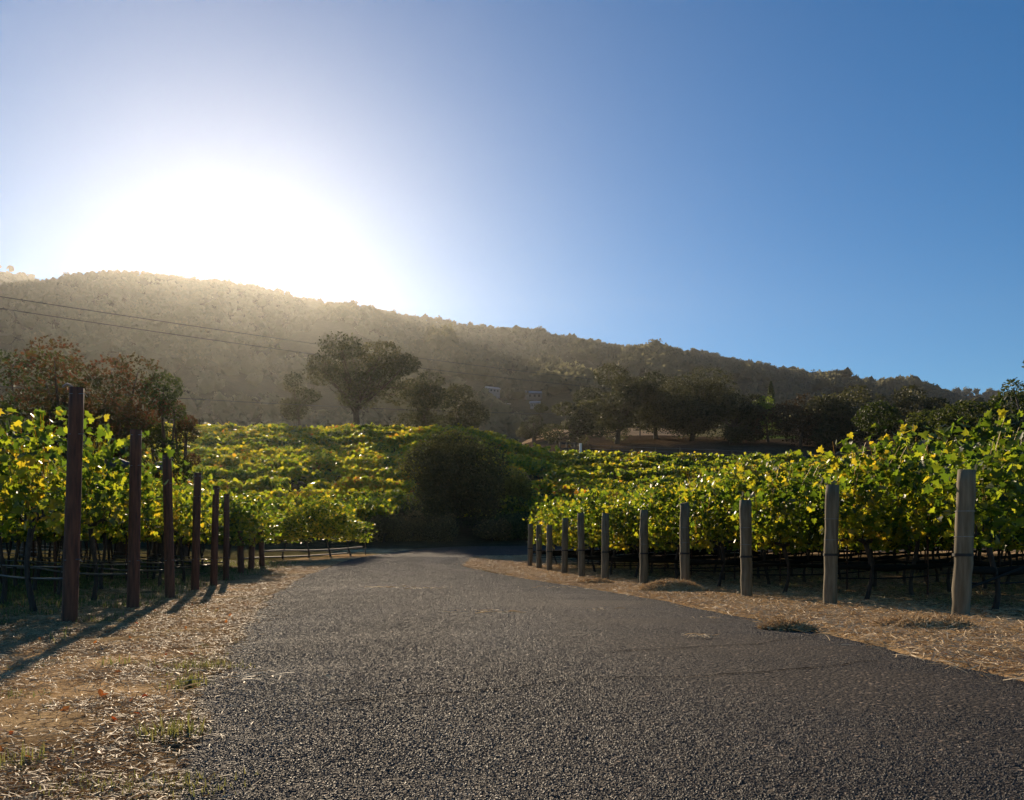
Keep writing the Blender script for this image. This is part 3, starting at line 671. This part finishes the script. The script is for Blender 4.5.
# lone oak on the crest of the vineyard
x, y, z = on(357, 108)
make_tree('oak_tree', 'lone spreading oak on the crest of the vineyard, beneath the sun', 'tree', x, y, 11.6, 15, 4.0, 26, .34, 12000, M['oak'], 15, tr=.5, lob=.19, squash=.75, z=z-.2, top=344, off=(1.6, 0))
x, y, z = on(300, 111)
make_tree('oak_tree', 'low oak spreading to the left of the lone crest oak', 'tree', x, y, 6.8, 6, 2.8, 7, .30, 2200, M['oak'], 6, tr=.2, z=z-.2, top=378)
x, y, z = on(425, 121)
make_tree('oak_tree', 'hazy tree just behind and right of the lone crest oak', 'tree', x, y, 11.5, 9, 1.0, 12, .38, 5000, M['oak'], 8, z=z-.3, top=374)
x, y, z = on(462, 128)
make_tree('oak_tree', 'small hazy tree at the back of the vineyard above the round dark tree', 'tree', x, y, 7, 9, .8, 8, .38, 4500, M['oak'], 9, z=z-.3, top=388)
# oaks in the dry field
oaks = [
 ('low dark oak left of the big oaks, above the pale gatepost', 574, 138, 7.8, 11.5, .4, 12, 5500, 21, 400),
 ('tall oak with a clear trunk over the bright dry grass', 617, 150, 15.0, 17, 1.2, 20, 16000, 22, 370),
 ('large domed oak right of the tall oak', 692, 152, 15.6, 22, .3, 30, 24000, 23, 373),
 ('low bushy oak at the right foot of the domed oak', 732, 140, 9.5, 11, .3, 10, 8000, 24, 400),
 ('round oak filling the gap between the tall and domed oaks', 656, 160, 12.5, 13, 1.8, 14, 7500, 27, 388),
 ('small bushy tree at the left end of the bright grass strip', 534, 165, 6.5, 7.5, .8, 8, 3500, 28, 406)]
for lab, px, Y, h, w, th, nl, n, sd_, tp_ in oaks:
    x, y, z = on(px, Y); make_tree('oak_tree', lab, 'tree', x, y, h, w, th, int(nl*1.3), .36, int(n*1.15), M['oak'], sd_, 'oaks in the dry field', tr=.42, lob=.19, z=z-.2, top=tp_, squash=.85)
rights = [
 ('reddish brown round tree below the cypress', 800, 135, 11.5, 15.5, .2, 12, 9000, 41, 'redbrown', 399),
 ('big dark dome shaped tree in the middle of the right hand grove', 852, 128, 14.0, 15.5, .2, 18, 12000, 42, 'oak', 386),
 ('dark tree right of the dome shaped tree in the right hand grove', 908, 122, 13.0, 13.5, .2, 12, 9000, 43, 'oak', 389),
 ('low dark tree at the right end of the right hand grove', 950, 118, 10.2, 9, .3, 8, 6000, 44, 'oak', 400),
 ('dark bushy tree at the left end of the right hand grove', 752, 150, 11.0, 9, .4, 8, 5000, 46, 'oak', 399)]
M['redbrown'] = leaf_mat('redbrown_leaf', [(0,(.03,.025,.012)),(1,(.08,.05,.022))], [(0,(.05,.04,.015)),(1,(.16,.09,.03))], 0.25, 0.7, 0.2)
for lab, px, Y, h, w, th, nl, n, sd_, mt, tp_ in rights:
    x, y, z = on(px, Y); make_tree('grove_tree', lab, 'tree', x, y, h, w, th, nl, .36, n, M[mt], sd_, 'trees of the right hand grove', lob=.2, z=z-.3, top=tp_)
x, y, z = on(768, 148)
make_tree('grove_tree', 'bright green feathery tree beside the cypress', 'tree', x, y, 12.3, 7.5, 2, 9, .3, 3800, M['bright'], 51, z=z-.3, top=400)
# cypress
def cypress(px, Y, h, w):
    global rng; rng = np.random.default_rng(61)
    x, y, z = on(px, Y); t = thing('cypress_tree', 'slim dark cypress spire rising above the grove', 'tree', (x, y, z))
    n = 2600; q = rng.random(n); a = rng.random(n)*2*np.pi; rr = w/2*np.sin(np.pi*np.clip(q*.93+.07, 0, 1))**.6*(.5+.6*rng.random(n))
    mb = MB(); mb.leaves(np.stack([rr*np.cos(a), rr*np.sin(a), .4+q*h], 1), rng.uniform(.15, .35, n), OVAL, OVAL_F, rng.random(n)*.6); mb.build('crown', M['shrub'], t)
    tb = MB(); tb.tube([[0,0,-.2],[0,0,h*.5],[0,0,h*.97]], [.16,.1,.02], 7); tb.build('trunk', M['bark'], t)
cypress(771, 168, CAMZ+(HZ-383)/F*168-on(771,168)[2], 1.7)
# bushes and trees on the right edge behind the vines
edge = [
 ('bushy olive green shrub tree rising behind the right hand vines', 905, 52, 6.6, 6, .3, 9, 6500, 71, 404),
 ('dense green tree behind the vines at the right edge of the photo', 985, 44, 8.6, 6.5, .3, 11, 8500, 72, 392)]
for lab, px, Y, h, w, th, nl, n, sd_, tp_ in edge:
    x, y, z = on(px, Y); make_tree('leafy_tree', lab, 'tree', x, y, h*(.98 if px > 950 else .95), w, th, nl, .17, n*2, M['shrub'], sd_, lob=.22, z=z-.1, top=tp_)
x, y, z = on(1052, 40)
make_tree('leafy_tree', 'sparse tall tree reaching a twig into the right edge of the photo', 'tree', x, y, 10.0, 4.6, 3.5, 12, .14, 2600, M['shrub'], 73, lob=.14, z=z, top=358)
# left tree group behind the vines
lefts = [
 ('reddish leaved tree behind the tallest dark post', 74, 31, 8.7, 5.6, 1.0, 14, .13, 9500, 'redleaf', 81, 344),
 ('olive green tree beside the reddish tree on the left', 28, 34, 8.3, 5.2, 1.0, 11, .13, 8500, 'shrub', 82, 352),
 ('rust red bushy tree between the first and second dark posts', 122, 32, 7.9, 3.6, .8, 9, .12, 5500, 'redleaf', 83, 356),
 ('small green tree above the third dark post', 158, 33, 6.7, 2.6, .8, 8, .12, 4200, 'shrub', 84, 376),
 ('narrow rust coloured shrub above the fourth dark post', 183, 34, 5.2, 1.6, .4, 6, .11, 2500, 'redleaf', 85, 404)]
for lab, px, Y, h, w, th, nl, lf, n, mt, sd_, tp_ in lefts:
    x, y, z = on(px, Y); make_tree('leafy_tree', lab, 'tree', x, y, h, w, th, int(nl*1.8), lf*1.1, int(n*1.5), M[mt], sd_, 'trees behind the left hand vines', lob=.3, z=z, top=tp_)
# round dark tree, hedge, brush beyond the bend
x, y, z = on(455, 46.5)
make_tree('round_tree', 'round dark tree at the bend with bare stems beneath', 'tree', x, y, 6.5, 6.2, .3, 30, .17, 27000, M['darkshrub'], 97, lob=.26, z=z, tr=.09, top=434)
def shrub(label, px, Y, h, w, n, mat, seed, leaf=.16, group=None, name='shrub'):
    x, y, z = on(px, Y); return make_tree(name, label, 'shrub', x, y, h, w, .05, 16, leaf, n, M[mat], seed, group, lob=.24, low=-.9, z=z-.1, tr=.05, squash=1.1)
shrub('olive brush against the right side of the round dark tree', 512, 49.5, 4.0, 3.6, 7000, 'brush', 93)
shrub('dark low brush on the far roadside right of the round tree', 518, 45.2, 1.7, 3.4, 6500, 'shrub', 94)
shrub('scrubby bush beneath the round dark tree at the roadside', 492, 44.2, 1.4, 2.2, 4200, 'hedge', 96)
for j, (px, w, lab) in enumerate(((384,2.3,'left end clump of the brown tipped hedge at the bend'),(412,2.3,'middle clump of the brown tipped hedge at the bend'),(440,2.2,'right end clump of the brown tipped hedge at the bend'))):
    shrub(lab, px, 43.4, 1.95-.12*j, w, 7000, 'hedge', 100+j, .09, 'hedge clumps at the bend', 'hedge')

# ------------------------------------------------------------------ forest on the hills
def forest():
    global rng; rng = np.random.default_rng(123)
    n = 10500; Y = 250+(rng.random(n)**.75)*920; px = rng.uniform(-140, 1200, n)
    X = (px-CX)/F*Y; k = ((fbm(X/70, Y/90, 3) > -.42) | (Y > 700)) & ~((Y < 345) & (px > 520)); X, Y, px = X[k], Y[k], px[k]
    for hx, hy in HOUSES:
        k = ~((np.abs(X-hx*Y/hy) < 7) & (Y > hy-35) & (Y < hy+9)); X, Y, px = X[k], Y[k], px[k]
    # ridge line trees
    m = 900; pr = np.linspace(-140, 1200, m); Yr = 1085+rng.normal(size=m)*12; X = np.r_[X, (pr-CX)/F*Yr]; Y = np.r_[Y, Yr]
    m = 700; pr = np.r_[np.linspace(-140, 110, m//2), np.linspace(880, 1200, m//2)]; Yr = 1435+rng.normal(size=m)*12; X = np.r_[X, (pr-CX)/F*Yr]; Y = np.r_[Y, Yr]
    # far slope cover
    m = 3000; pr = np.r_[rng.uniform(-140, 110, m//2), rng.uniform(880, 1200, m//2)]; Yr = rng.uniform(1300, 1445, m); X = np.r_[X, (pr-CX)/F*Yr]; Y = np.r_[Y, Yr]
    n = len(X); Z = H(X, Y); hgt = 3.5+5.5*rng.random(n)**1.4*np.where(Y > 1300, 1.2, 1); 
    hgt *= np.where(rng.random(n) < .12, 1.25, 1)*np.where((Y > 1000) & (Y < 1200), .72, 1)
    # lumpy cores
    ph = (1+5**.5)/2; ico = np.array([[-1,ph,0],[1,ph,0],[-1,-ph,0],[1,-ph,0],[0,-1,ph],[0,1,ph],[0,-1,-ph],[0,1,-ph],[ph,0,-1],[ph,0,1],[-ph,0,-1],[-ph,0,1]])/1.9
    FI = np.array([[0,11,5],[0,5,1],[0,1,7],[0,7,10],[0,10,11],[1,5,9],[5,11,4],[11,10,2],[10,7,6],[7,1,8],[3,9,4],[3,4,2],[3,2,6],[3,6,8],[3,8,9],[4,9,5],[2,4,11],[6,2,10],[8,6,7],[9,8,1]])
    mb = MB(); V = ico[None]*(1+.25*rng.normal(size=(n, 12, 1)))*hgt[:, None, None]*.62
    c = np.stack([X, Y, Z+hgt*.55], 1); V = (V+c[:, None]).reshape(-1, 3)
    FF = (np.arange(n)[:, None, None]*12+FI[None]).reshape(-1, 3); mb.add(V, FF, tint=np.repeat(rng.random(n)*.6, 20))
    kk = 52; d = rng.normal(size=(n, kk, 3)); d /= np.linalg.norm(d, axis=2)[..., None]; d[..., 2] = np.abs(d[..., 2])*1.1-.15
    P = (c[:, None]+d*hgt[:, None, None]*(.5+.3*rng.random((n, kk, 1)))).reshape(-1, 3)
    mb.leaves(P, np.repeat(hgt, kk)*rng.uniform(.10, .23, n*kk), BIT, BIT_F, np.repeat(rng.random(n)*.8, kk)+rng.random(n*kk)*.2)
    tag(mb.build('forest', M['forest']), 'hazy forest covering the long ridge behind the vineyard', 'forest', kind='stuff')
# houses low on the hillside
HOUSES = []
def house(px, py, w, d, h, label, rz=0):
    x, y, z = march(px, py, 255, 900); HOUSES.append((x, y))
    t = thing('hillside_house', label, 'house', (x, y, z), rz, 'houses low on the forested ridge')
    mb = MB(); mb.box((0, 0, h/2-1), (w, d, h+2)); mb.build('wall', M['housewall'], t)
    rb = MB(); e = .5; V = [[-w/2-e,-d/2-e,h],[w/2+e,-d/2-e,h],[w/2+e,d/2+e,h],[-w/2-e,d/2+e,h],[-w/2-e,0,h+d*.25],[w/2+e,0,h+d*.25]]
    rb.add(V, [(0,1,5,4),(2,3,4,5),(0,4,3),(1,2,5),(3,2,1,0)]); rb.build('roof', M['roof'], t)
    for k in (-.28, .02, .3):
        wb = MB(); wb.box((k*w, -d/2-.03, h*.55), (w*.13, .1, h*.38)); wb.build('window', M['glass'], t)
house(533, 400, 8, 6, 3, 'pale grey house low on the ridge, left of the tall oak', .2)
house(535, 409, 4, 4, 2.5, 'small pale outbuilding just below the grey hillside house', -.1)
house(492, 394, 6, 5, 2.2, 'little pale roofed house on the ridge left of the grey house', .5)
forest()
# light track on the lower slope
Yt = march(490, 405.5, 255, 900)[1]; mb = MB(); P = []
for px, py in ((470,407),(478,406),(490,405.5),(502,404),(511,402.5)):
    yy = Yt+(405.5-py)*3; xx = (px-CX)/F*yy; P.append((xx, yy, h1(xx, yy)+2.5))
P = np.array(P); n = len(P)
mb.add(np.concatenate([P, P+np.array([0, 2.5, .7])]), np.stack([np.arange(n-1), np.arange(1, n), n+np.arange(1, n), n+np.arange(n-1)], 1))
tag(mb.build('path', solid('dusty_track', (.28,.24,.18), .9, scale=1)), kind='structure')

# barrier, fence, lawn thing in the dry field
x, y, z = march(571, 455.5, 60, 180); y = min(y, 122); x = (571-CX)/F*y; z = h1(x, y)
t = thing('farm_barrier', 'low dark rail barrier with one white post at the back edge of the vineyard', 'barrier', (x, y, z))
s_ = y/F
for k, dx in enumerate((-11, -4, 4)):
    mb = MB(); mb.box((dx*s_, 0, .9), (.22, .22, 2.2)); mb.build('post', M['gatewood'], t)
for zz in (1.0, 1.75):
    mb = MB(); mb.box((-2*s_, -.14, zz), (19*s_, .08, .22)); mb.build('rail', M['gatewood'], t)
mb = MB(); mb.box((9.5*s_, 0, .8), (.35, .35, 2.0)); mb.build('post', M['white'], t); t.children[-1]['label'] = 'white post'
t = thing('field_fence', 'thin wire fence crossing the brown slope beneath the oaks', 'fence', (0, 0, 0))
pts = []
for px, py in ((590,447),(612,449),(634,451),(656,453),(680,456),(706,459),(732,462),(758,465)):
    Y = np.interp(px, [590, 760], [128, 108]); xx, yy, zz = on(px, Y); pts.append((xx, yy, zz))
    mb = MB(); mb.tube([[xx, yy, zz-.2], [xx, yy, zz+.6], [xx, yy, zz+1.3]], .07, 6); mb.build('post', M['pole'], t)
for zz in (.6, 1.15):
    mb = MB(); mb.tube([[a, b, c+zz] for a, b, c in pts], .012, 4); mb.build('wire', M['wire'], t)

# utility poles and overhead lines
pa = at(-80, 284, 75); pb = at(640, 386, 168)
def upole(P, label):
    z = h1(P.x, P.y); t = thing('utility_pole', label, 'utility pole', (P.x, P.y, z)); hh = P.z-z
    mb = MB(); mb.tube([[0,0,-.3],[0,0,hh/2],[0,0,hh+.3]], [.17,.14,.11], 9); mb.build('pole', M['pole'], t)
    mb = MB(); mb.box((0, -.16, hh), (2.2, .1, .12), rz=.5); mb.build('crossarm', M['pole'], t)
upole(pb, 'wooden utility pole half hidden among the field oaks')
for j, (a, b, sag, lab) in enumerate((((-80,284,75),(640,384,168),1.2,'upper overhead cable crossing in front of the ridge'), ((-80,296,75),(640,391,168),1.5,'middle overhead cable crossing in front of the ridge'), ((-80,381,75),(640,414,168),1.6,'lowest overhead cable passing through the crown of the lone oak'))):
    A, B = at(*a), at(*b); q = np.linspace(0, 1, 40)[:, None]; P = np.array(A)*(1-q)+np.array(B)*q; P[:, 2] -= sag*4*(q*(1-q))[:, 0]*.6
    mb = MB(); mb.tube(P, .04, 5); tag(mb.build('overhead_cable', M['powerline'], smooth=True), lab, 'cable')

# ------------------------------------------------------------------ verge litter
STRAW = [(-.5,-.012,0),(0,-.014,.06),(.5,-.006,0),(.5,.006,0),(0,.014,.06),(-.5,.012,0)]; STRAW_F = [(0,1,4,5),(1,2,3,4)]
def lay(mb, X, Y, ln, tint, lift=.012, tilt=.22, tmpl=STRAW, faces=STRAW_F, wid=1.0, zoff=0):
    n = len(X); T = np.array(tmpl); a = rng.random(n)*2*np.pi; tl = rng.normal(size=n)*tilt; rl = rng.normal(size=n)*.6
    L = ln; x = T[:, 0][None]*L[:, None]; y = T[:, 1][None]*wid*np.full((n, 1), .22) ; z = T[:, 2][None]*L[:, None]
    if tmpl is not STRAW: y = T[:, 1][None]*L[:, None]
    y2 = y*np.cos(rl)[:, None]-z*np.sin(rl)[:, None]; z2 = y*np.sin(rl)[:, None]+z*np.cos(rl)[:, None]
    x3 = x*np.cos(tl)[:, None]-z2*np.sin(tl)[:, None]; z3 = x*np.sin(tl)[:, None]+z2*np.cos(tl)[:, None]
    xx = x3*np.cos(a)[:, None]-y2*np.sin(a)[:, None]; yy = x3*np.sin(a)[:, None]+y2*np.cos(a)[:, None]
    zg = H(X, Y)+lift*(.4+rng.random(n))+zoff+.012
    V = np.stack([xx+X[:, None], yy+Y[:, None], z3+zg[:, None]], -1).reshape(-1, 3); k = T.shape[0]; off = mb.n+np.arange(n)*k
    mb.v.append(V); mb.n += n*k
    for f in faces: mb.f.append(off[:, None]+np.array(f)[None]); mb.t.append(np.asarray(tint)); mb.m.append(np.zeros(n))
rng = np.random.default_rng(200)
mb = MB()
# right verge
n = 125000; Y = 2.6+(rng.random(n)**1.25)*31; a, b = road_edges(Y); X = b-.03+np.abs(rng.normal(size=n))*1.25+rng.random(n)*.5-.28*rng.random(n)*(rng.random(n) < .14)
k = (X < .72*Y+2.0); X, Y = X[k], Y[k]
lay(mb, X, Y, rng.uniform(.05, .17, len(X))*(1+Y*.01), np.clip(.62+.26*rng.normal(size=len(X))+.12*fbm(X*2, Y*2, 2), 0, 1), .025)
# under the right rows, thinner
n = 36000; Y = 8+(rng.random(n)**1.1)*26; a, b = road_edges(Y); X = b+1.4+rng.random(n)*9; k = (X < .75*Y); X, Y = X[k], Y[k]
lay(mb, X, Y, rng.uniform(.05, .16, len(X)), np.clip(.32+.2*rng.normal(size=len(X)), 0, 1), .015)
# left verge
n = 210000; Y = 1.6+(rng.random(n)**1.6)*28; a, b = road_edges(Y); X = a+.03-rng.random(n)**1.15*(1.6+.16*Y)
X = X + .3*rng.random(n)**2*(rng.random(n) < .12)
k = (X > -.74*Y-1.6); X, Y = X[k], Y[k]
cl = fbm(X*2.4, Y*2.4, 3)
k = rng.random(len(X)) < np.clip(.62+cl*.55, .1, 1); X, Y = X[k], Y[k]
lay(mb, X, Y, rng.uniform(.015, .065, len(X))*(1+Y*.06), np.clip(.30+.25*rng.normal(size=len(X))-.15*fbm(X*1.5+4, Y*1.5, 3), 0, 1), .01, wid=.6)
# strays on the asphalt and small wisps
for px, py, m, sp in ((265,588,30,.25),(386,588,70,.22),(425,589,70,.2),(493,615,60,.18),(600,612,25,.08),(700,642,25,.07),(712,622,16,.06),(230,690,30,.2),(560,588,40,.3)):
    gx, gy = gpt(px, py); X = gx+rng.normal(size=m)*sp; Y = gy+rng.normal(size=m)*sp*.8
    lay(mb, X, Y, rng.uniform(.05, .13, m), .6+.3*rng.random(m), .01, .08, zoff=.05)
tag(mb.build('straw_mulch', M['straw']), 'dry straw and clippings strewn along both verges', 'straw', kind='stuff')
# straw heaps, each a thing of its own
def heap(px, py, w, hh, n, label, sticks=False):
    gx, gy = gpt(px, py); zg = h1(gx, gy); mb = MB(); m = n
    a = rng.random(m)*2*np.pi; r = np.sqrt(rng.random(m)); X = r*np.cos(a)*w/2; Y = r*np.sin(a)*w*.32
    Z = hh*(1-r**2)*rng.random(m)**.4+.02
    mb.leaves(np.stack([X, Y, Z], 1), rng.uniform(.08, .2, m), [(x*.11, y, z) for x, y, z in OVAL], OVAL_F, np.clip(.58+.25*rng.normal(size=m), 0, 1), flat=.6)
    core = MB(); q = 14; rr = 5
    for i in range(rr):
        pass
    V = [[0, 0, hh*.8]]; FC = []
    for i in range(1, 5):
        for j in range(q):
            t = j/q*2*math.pi; k = i/4; V.append([k*w*.46*math.cos(t)*(1+.12*math.sin(3*t)), k*w*.29*math.sin(t), hh*.8*(1-k*k)+.012*math.sin(5*t+i)-(.02 if i == 4 else 0)])
    for j in range(q): FC.append((0, 1+j, 1+(j+1) % q))
    for i in range(3):
        for j in range(q): FC.append((1+i*q+j, 1+(i+1)*q+j, 1+(i+1)*q+(j+1) % q, 1+i*q+(j+1) % q))
    mb.add(V, FC, tint=.4)
    tag(mb.build('straw_heap', M['straw'], loc=(gx, gy, zg+.01)), label, 'straw heap')
heap(925, 628, .85, .08, 2200, 'low brown straw heap at the foot of the nearest wooden post')
heap(787, 629, .42, .05, 1100, 'dark straw clump at the road edge in front of the second wooden post')
heap(672, 590, 1.2, .2, 2600, 'pale heap of straw and sticks between the third and fourth wooden posts')
heap(596, 583, .8, .10, 500, 'flat straw pile beside the sixth wooden post')
# fallen red and orange leaves
mb = MB(); n = 520; Y = 2.4+rng.random(n)**1.4*18; a, b = road_edges(Y); sd2 = rng.random(n) < .45
X = np.where(sd2, a-.1-rng.random(n)*(1.6+.2*Y), b+.2+rng.random(n)*3.2)
lay(mb, X, Y, rng.uniform(.02, .045, n), rng.random(n), .02, .3, OVAL, OVAL_F)
tag(mb.build('fallen_leaves', M['fallen']), 'scattered orange and red fallen leaves on the verges', 'leaves', kind='stuff')
# grass under the left rows and tufts on the verge edge
def blades(mb, X, Y, L, tint, spread=.5):
    n = len(X); a = rng.random(n)*2*np.pi; b = rng.normal(size=n)*spread; wd = .0014+.0009*Y**.7
    dx, dy = np.cos(a)*b*L, np.sin(a)*b*L; px_, py_ = -np.sin(a)*wd, np.cos(a)*wd; Z = H(X, Y)-.01
    P0 = np.stack([X-px_, Y-py_, Z], 1); P1 = np.stack([X+px_, Y+py_, Z], 1); hL = L*np.sqrt(np.maximum(1-b*b*.6, .15))
    P2 = np.stack([X+dx*.4+px_*.7, Y+dy*.4+py_*.7, Z+hL*.6], 1); P3 = np.stack([X+dx*.4-px_*.7, Y+dy*.4-py_*.7, Z+hL*.6], 1); P4 = np.stack([X+dx, Y+dy, Z+hL], 1)
    V = np.stack([P0, P1, P2, P3, P4], 1).reshape(-1, 3); off = mb.n+np.arange(n)*5; mb.v.append(V); mb.n += n*5
    for f in ((0,1,2,3), (3,2,4)): mb.f.append(off[:, None]+np.array(f)[None]); mb.t.append(np.asarray(tint)); mb.m.append(np.zeros(n))
mb = MB()
n = 90000; Y = 5.5+rng.random(n)*24; a, b = road_edges(Y); X = a-1.3-rng.random(n)**.8*(2+.55*Y)
k = (X > -.76*Y) & (fbm(X*1.3, Y*1.3, 3) > -.15); X, Y = X[k], Y[k]
blades(mb, X, Y, rng.uniform(.03, .13, len(X)), np.clip(.45+.25*rng.normal(size=len(X)), 0, 1))
n = 26000; Y = 9+rng.random(n)*20; a, b = road_edges(Y); X = b+3.3+rng.random(n)*8; k = (X < .76*Y) & (fbm(X*1.3, Y*1.3, 3) > .1); X, Y = X[k], Y[k]
blades(mb, X, Y, rng.uniform(.03, .09, len(X)), np.clip(.6+.25*rng.normal(size=len(X)), 0, 1))
for px, py, m, L in ((200,668,200,.09),(192,684,140,.08),(172,737,150,.11),(120,664,60,.10),(14,768,90,.09),(125,795,420,.06),(180,790,260,.06),(60,797,200,.05),(95,570,300,.2)):
    gx, gy = gpt(px, py); X = gx+rng.normal(size=m)*(.05 if m < 200 else .13); Y = gy+rng.normal(size=m)*.06
    blades(mb, X, Y, rng.uniform(.4, 1, m)*L, np.clip(.72+.2*rng.normal(size=m), 0, 1), .6)
n = 30000; Y = 1.8+rng.random(n)**1.4*14; a, b = road_edges(Y); X = a+.05-rng.random(n)*(1.2+.2*Y)
k = (X > -.74*Y) & (fbm(X*2.2+1, Y*2.2, 4) > .28); X, Y = X[k], Y[k]
blades(mb, X, Y, rng.uniform(.012, .05, len(X)), np.clip(.65+.25*rng.normal(size=len(X)), 0, 1), .9)
tag(mb.build('verge_grass', M['grass']), 'thin green and straw coloured grass under the vines and along the verge', 'grass', kind='stuff')

# ------------------------------------------------------------------ haze
def haze():
    mb = MB(); x0, x1, y0, y1, z0, z1 = -2300, 2300, -60, 1760, -330, 515
    mb.box(((x0+x1)/2, (y0+y1)/2, (z0+z1)/2), (x1-x0, y1-y0, z1-z0))
    m, nt, N, L, P = new_mat('haze'); N.remove(P)
    v = N.new('ShaderNodeVolumePrincipled'); v.inputs['Color'].default_value = (.92, .94, .92, 1); v.inputs['Density'].default_value = HAZE_DENSITY
    v.inputs['Anisotropy'].default_value = HAZE_G; L.new(v.outputs[0], N['Material Output'].inputs['Volume'])
    tag(mb.build('haze', m), 'thin warm morning haze filling the valley air', 'haze', kind='stuff')
haze()
print('vines', vine_count[0])
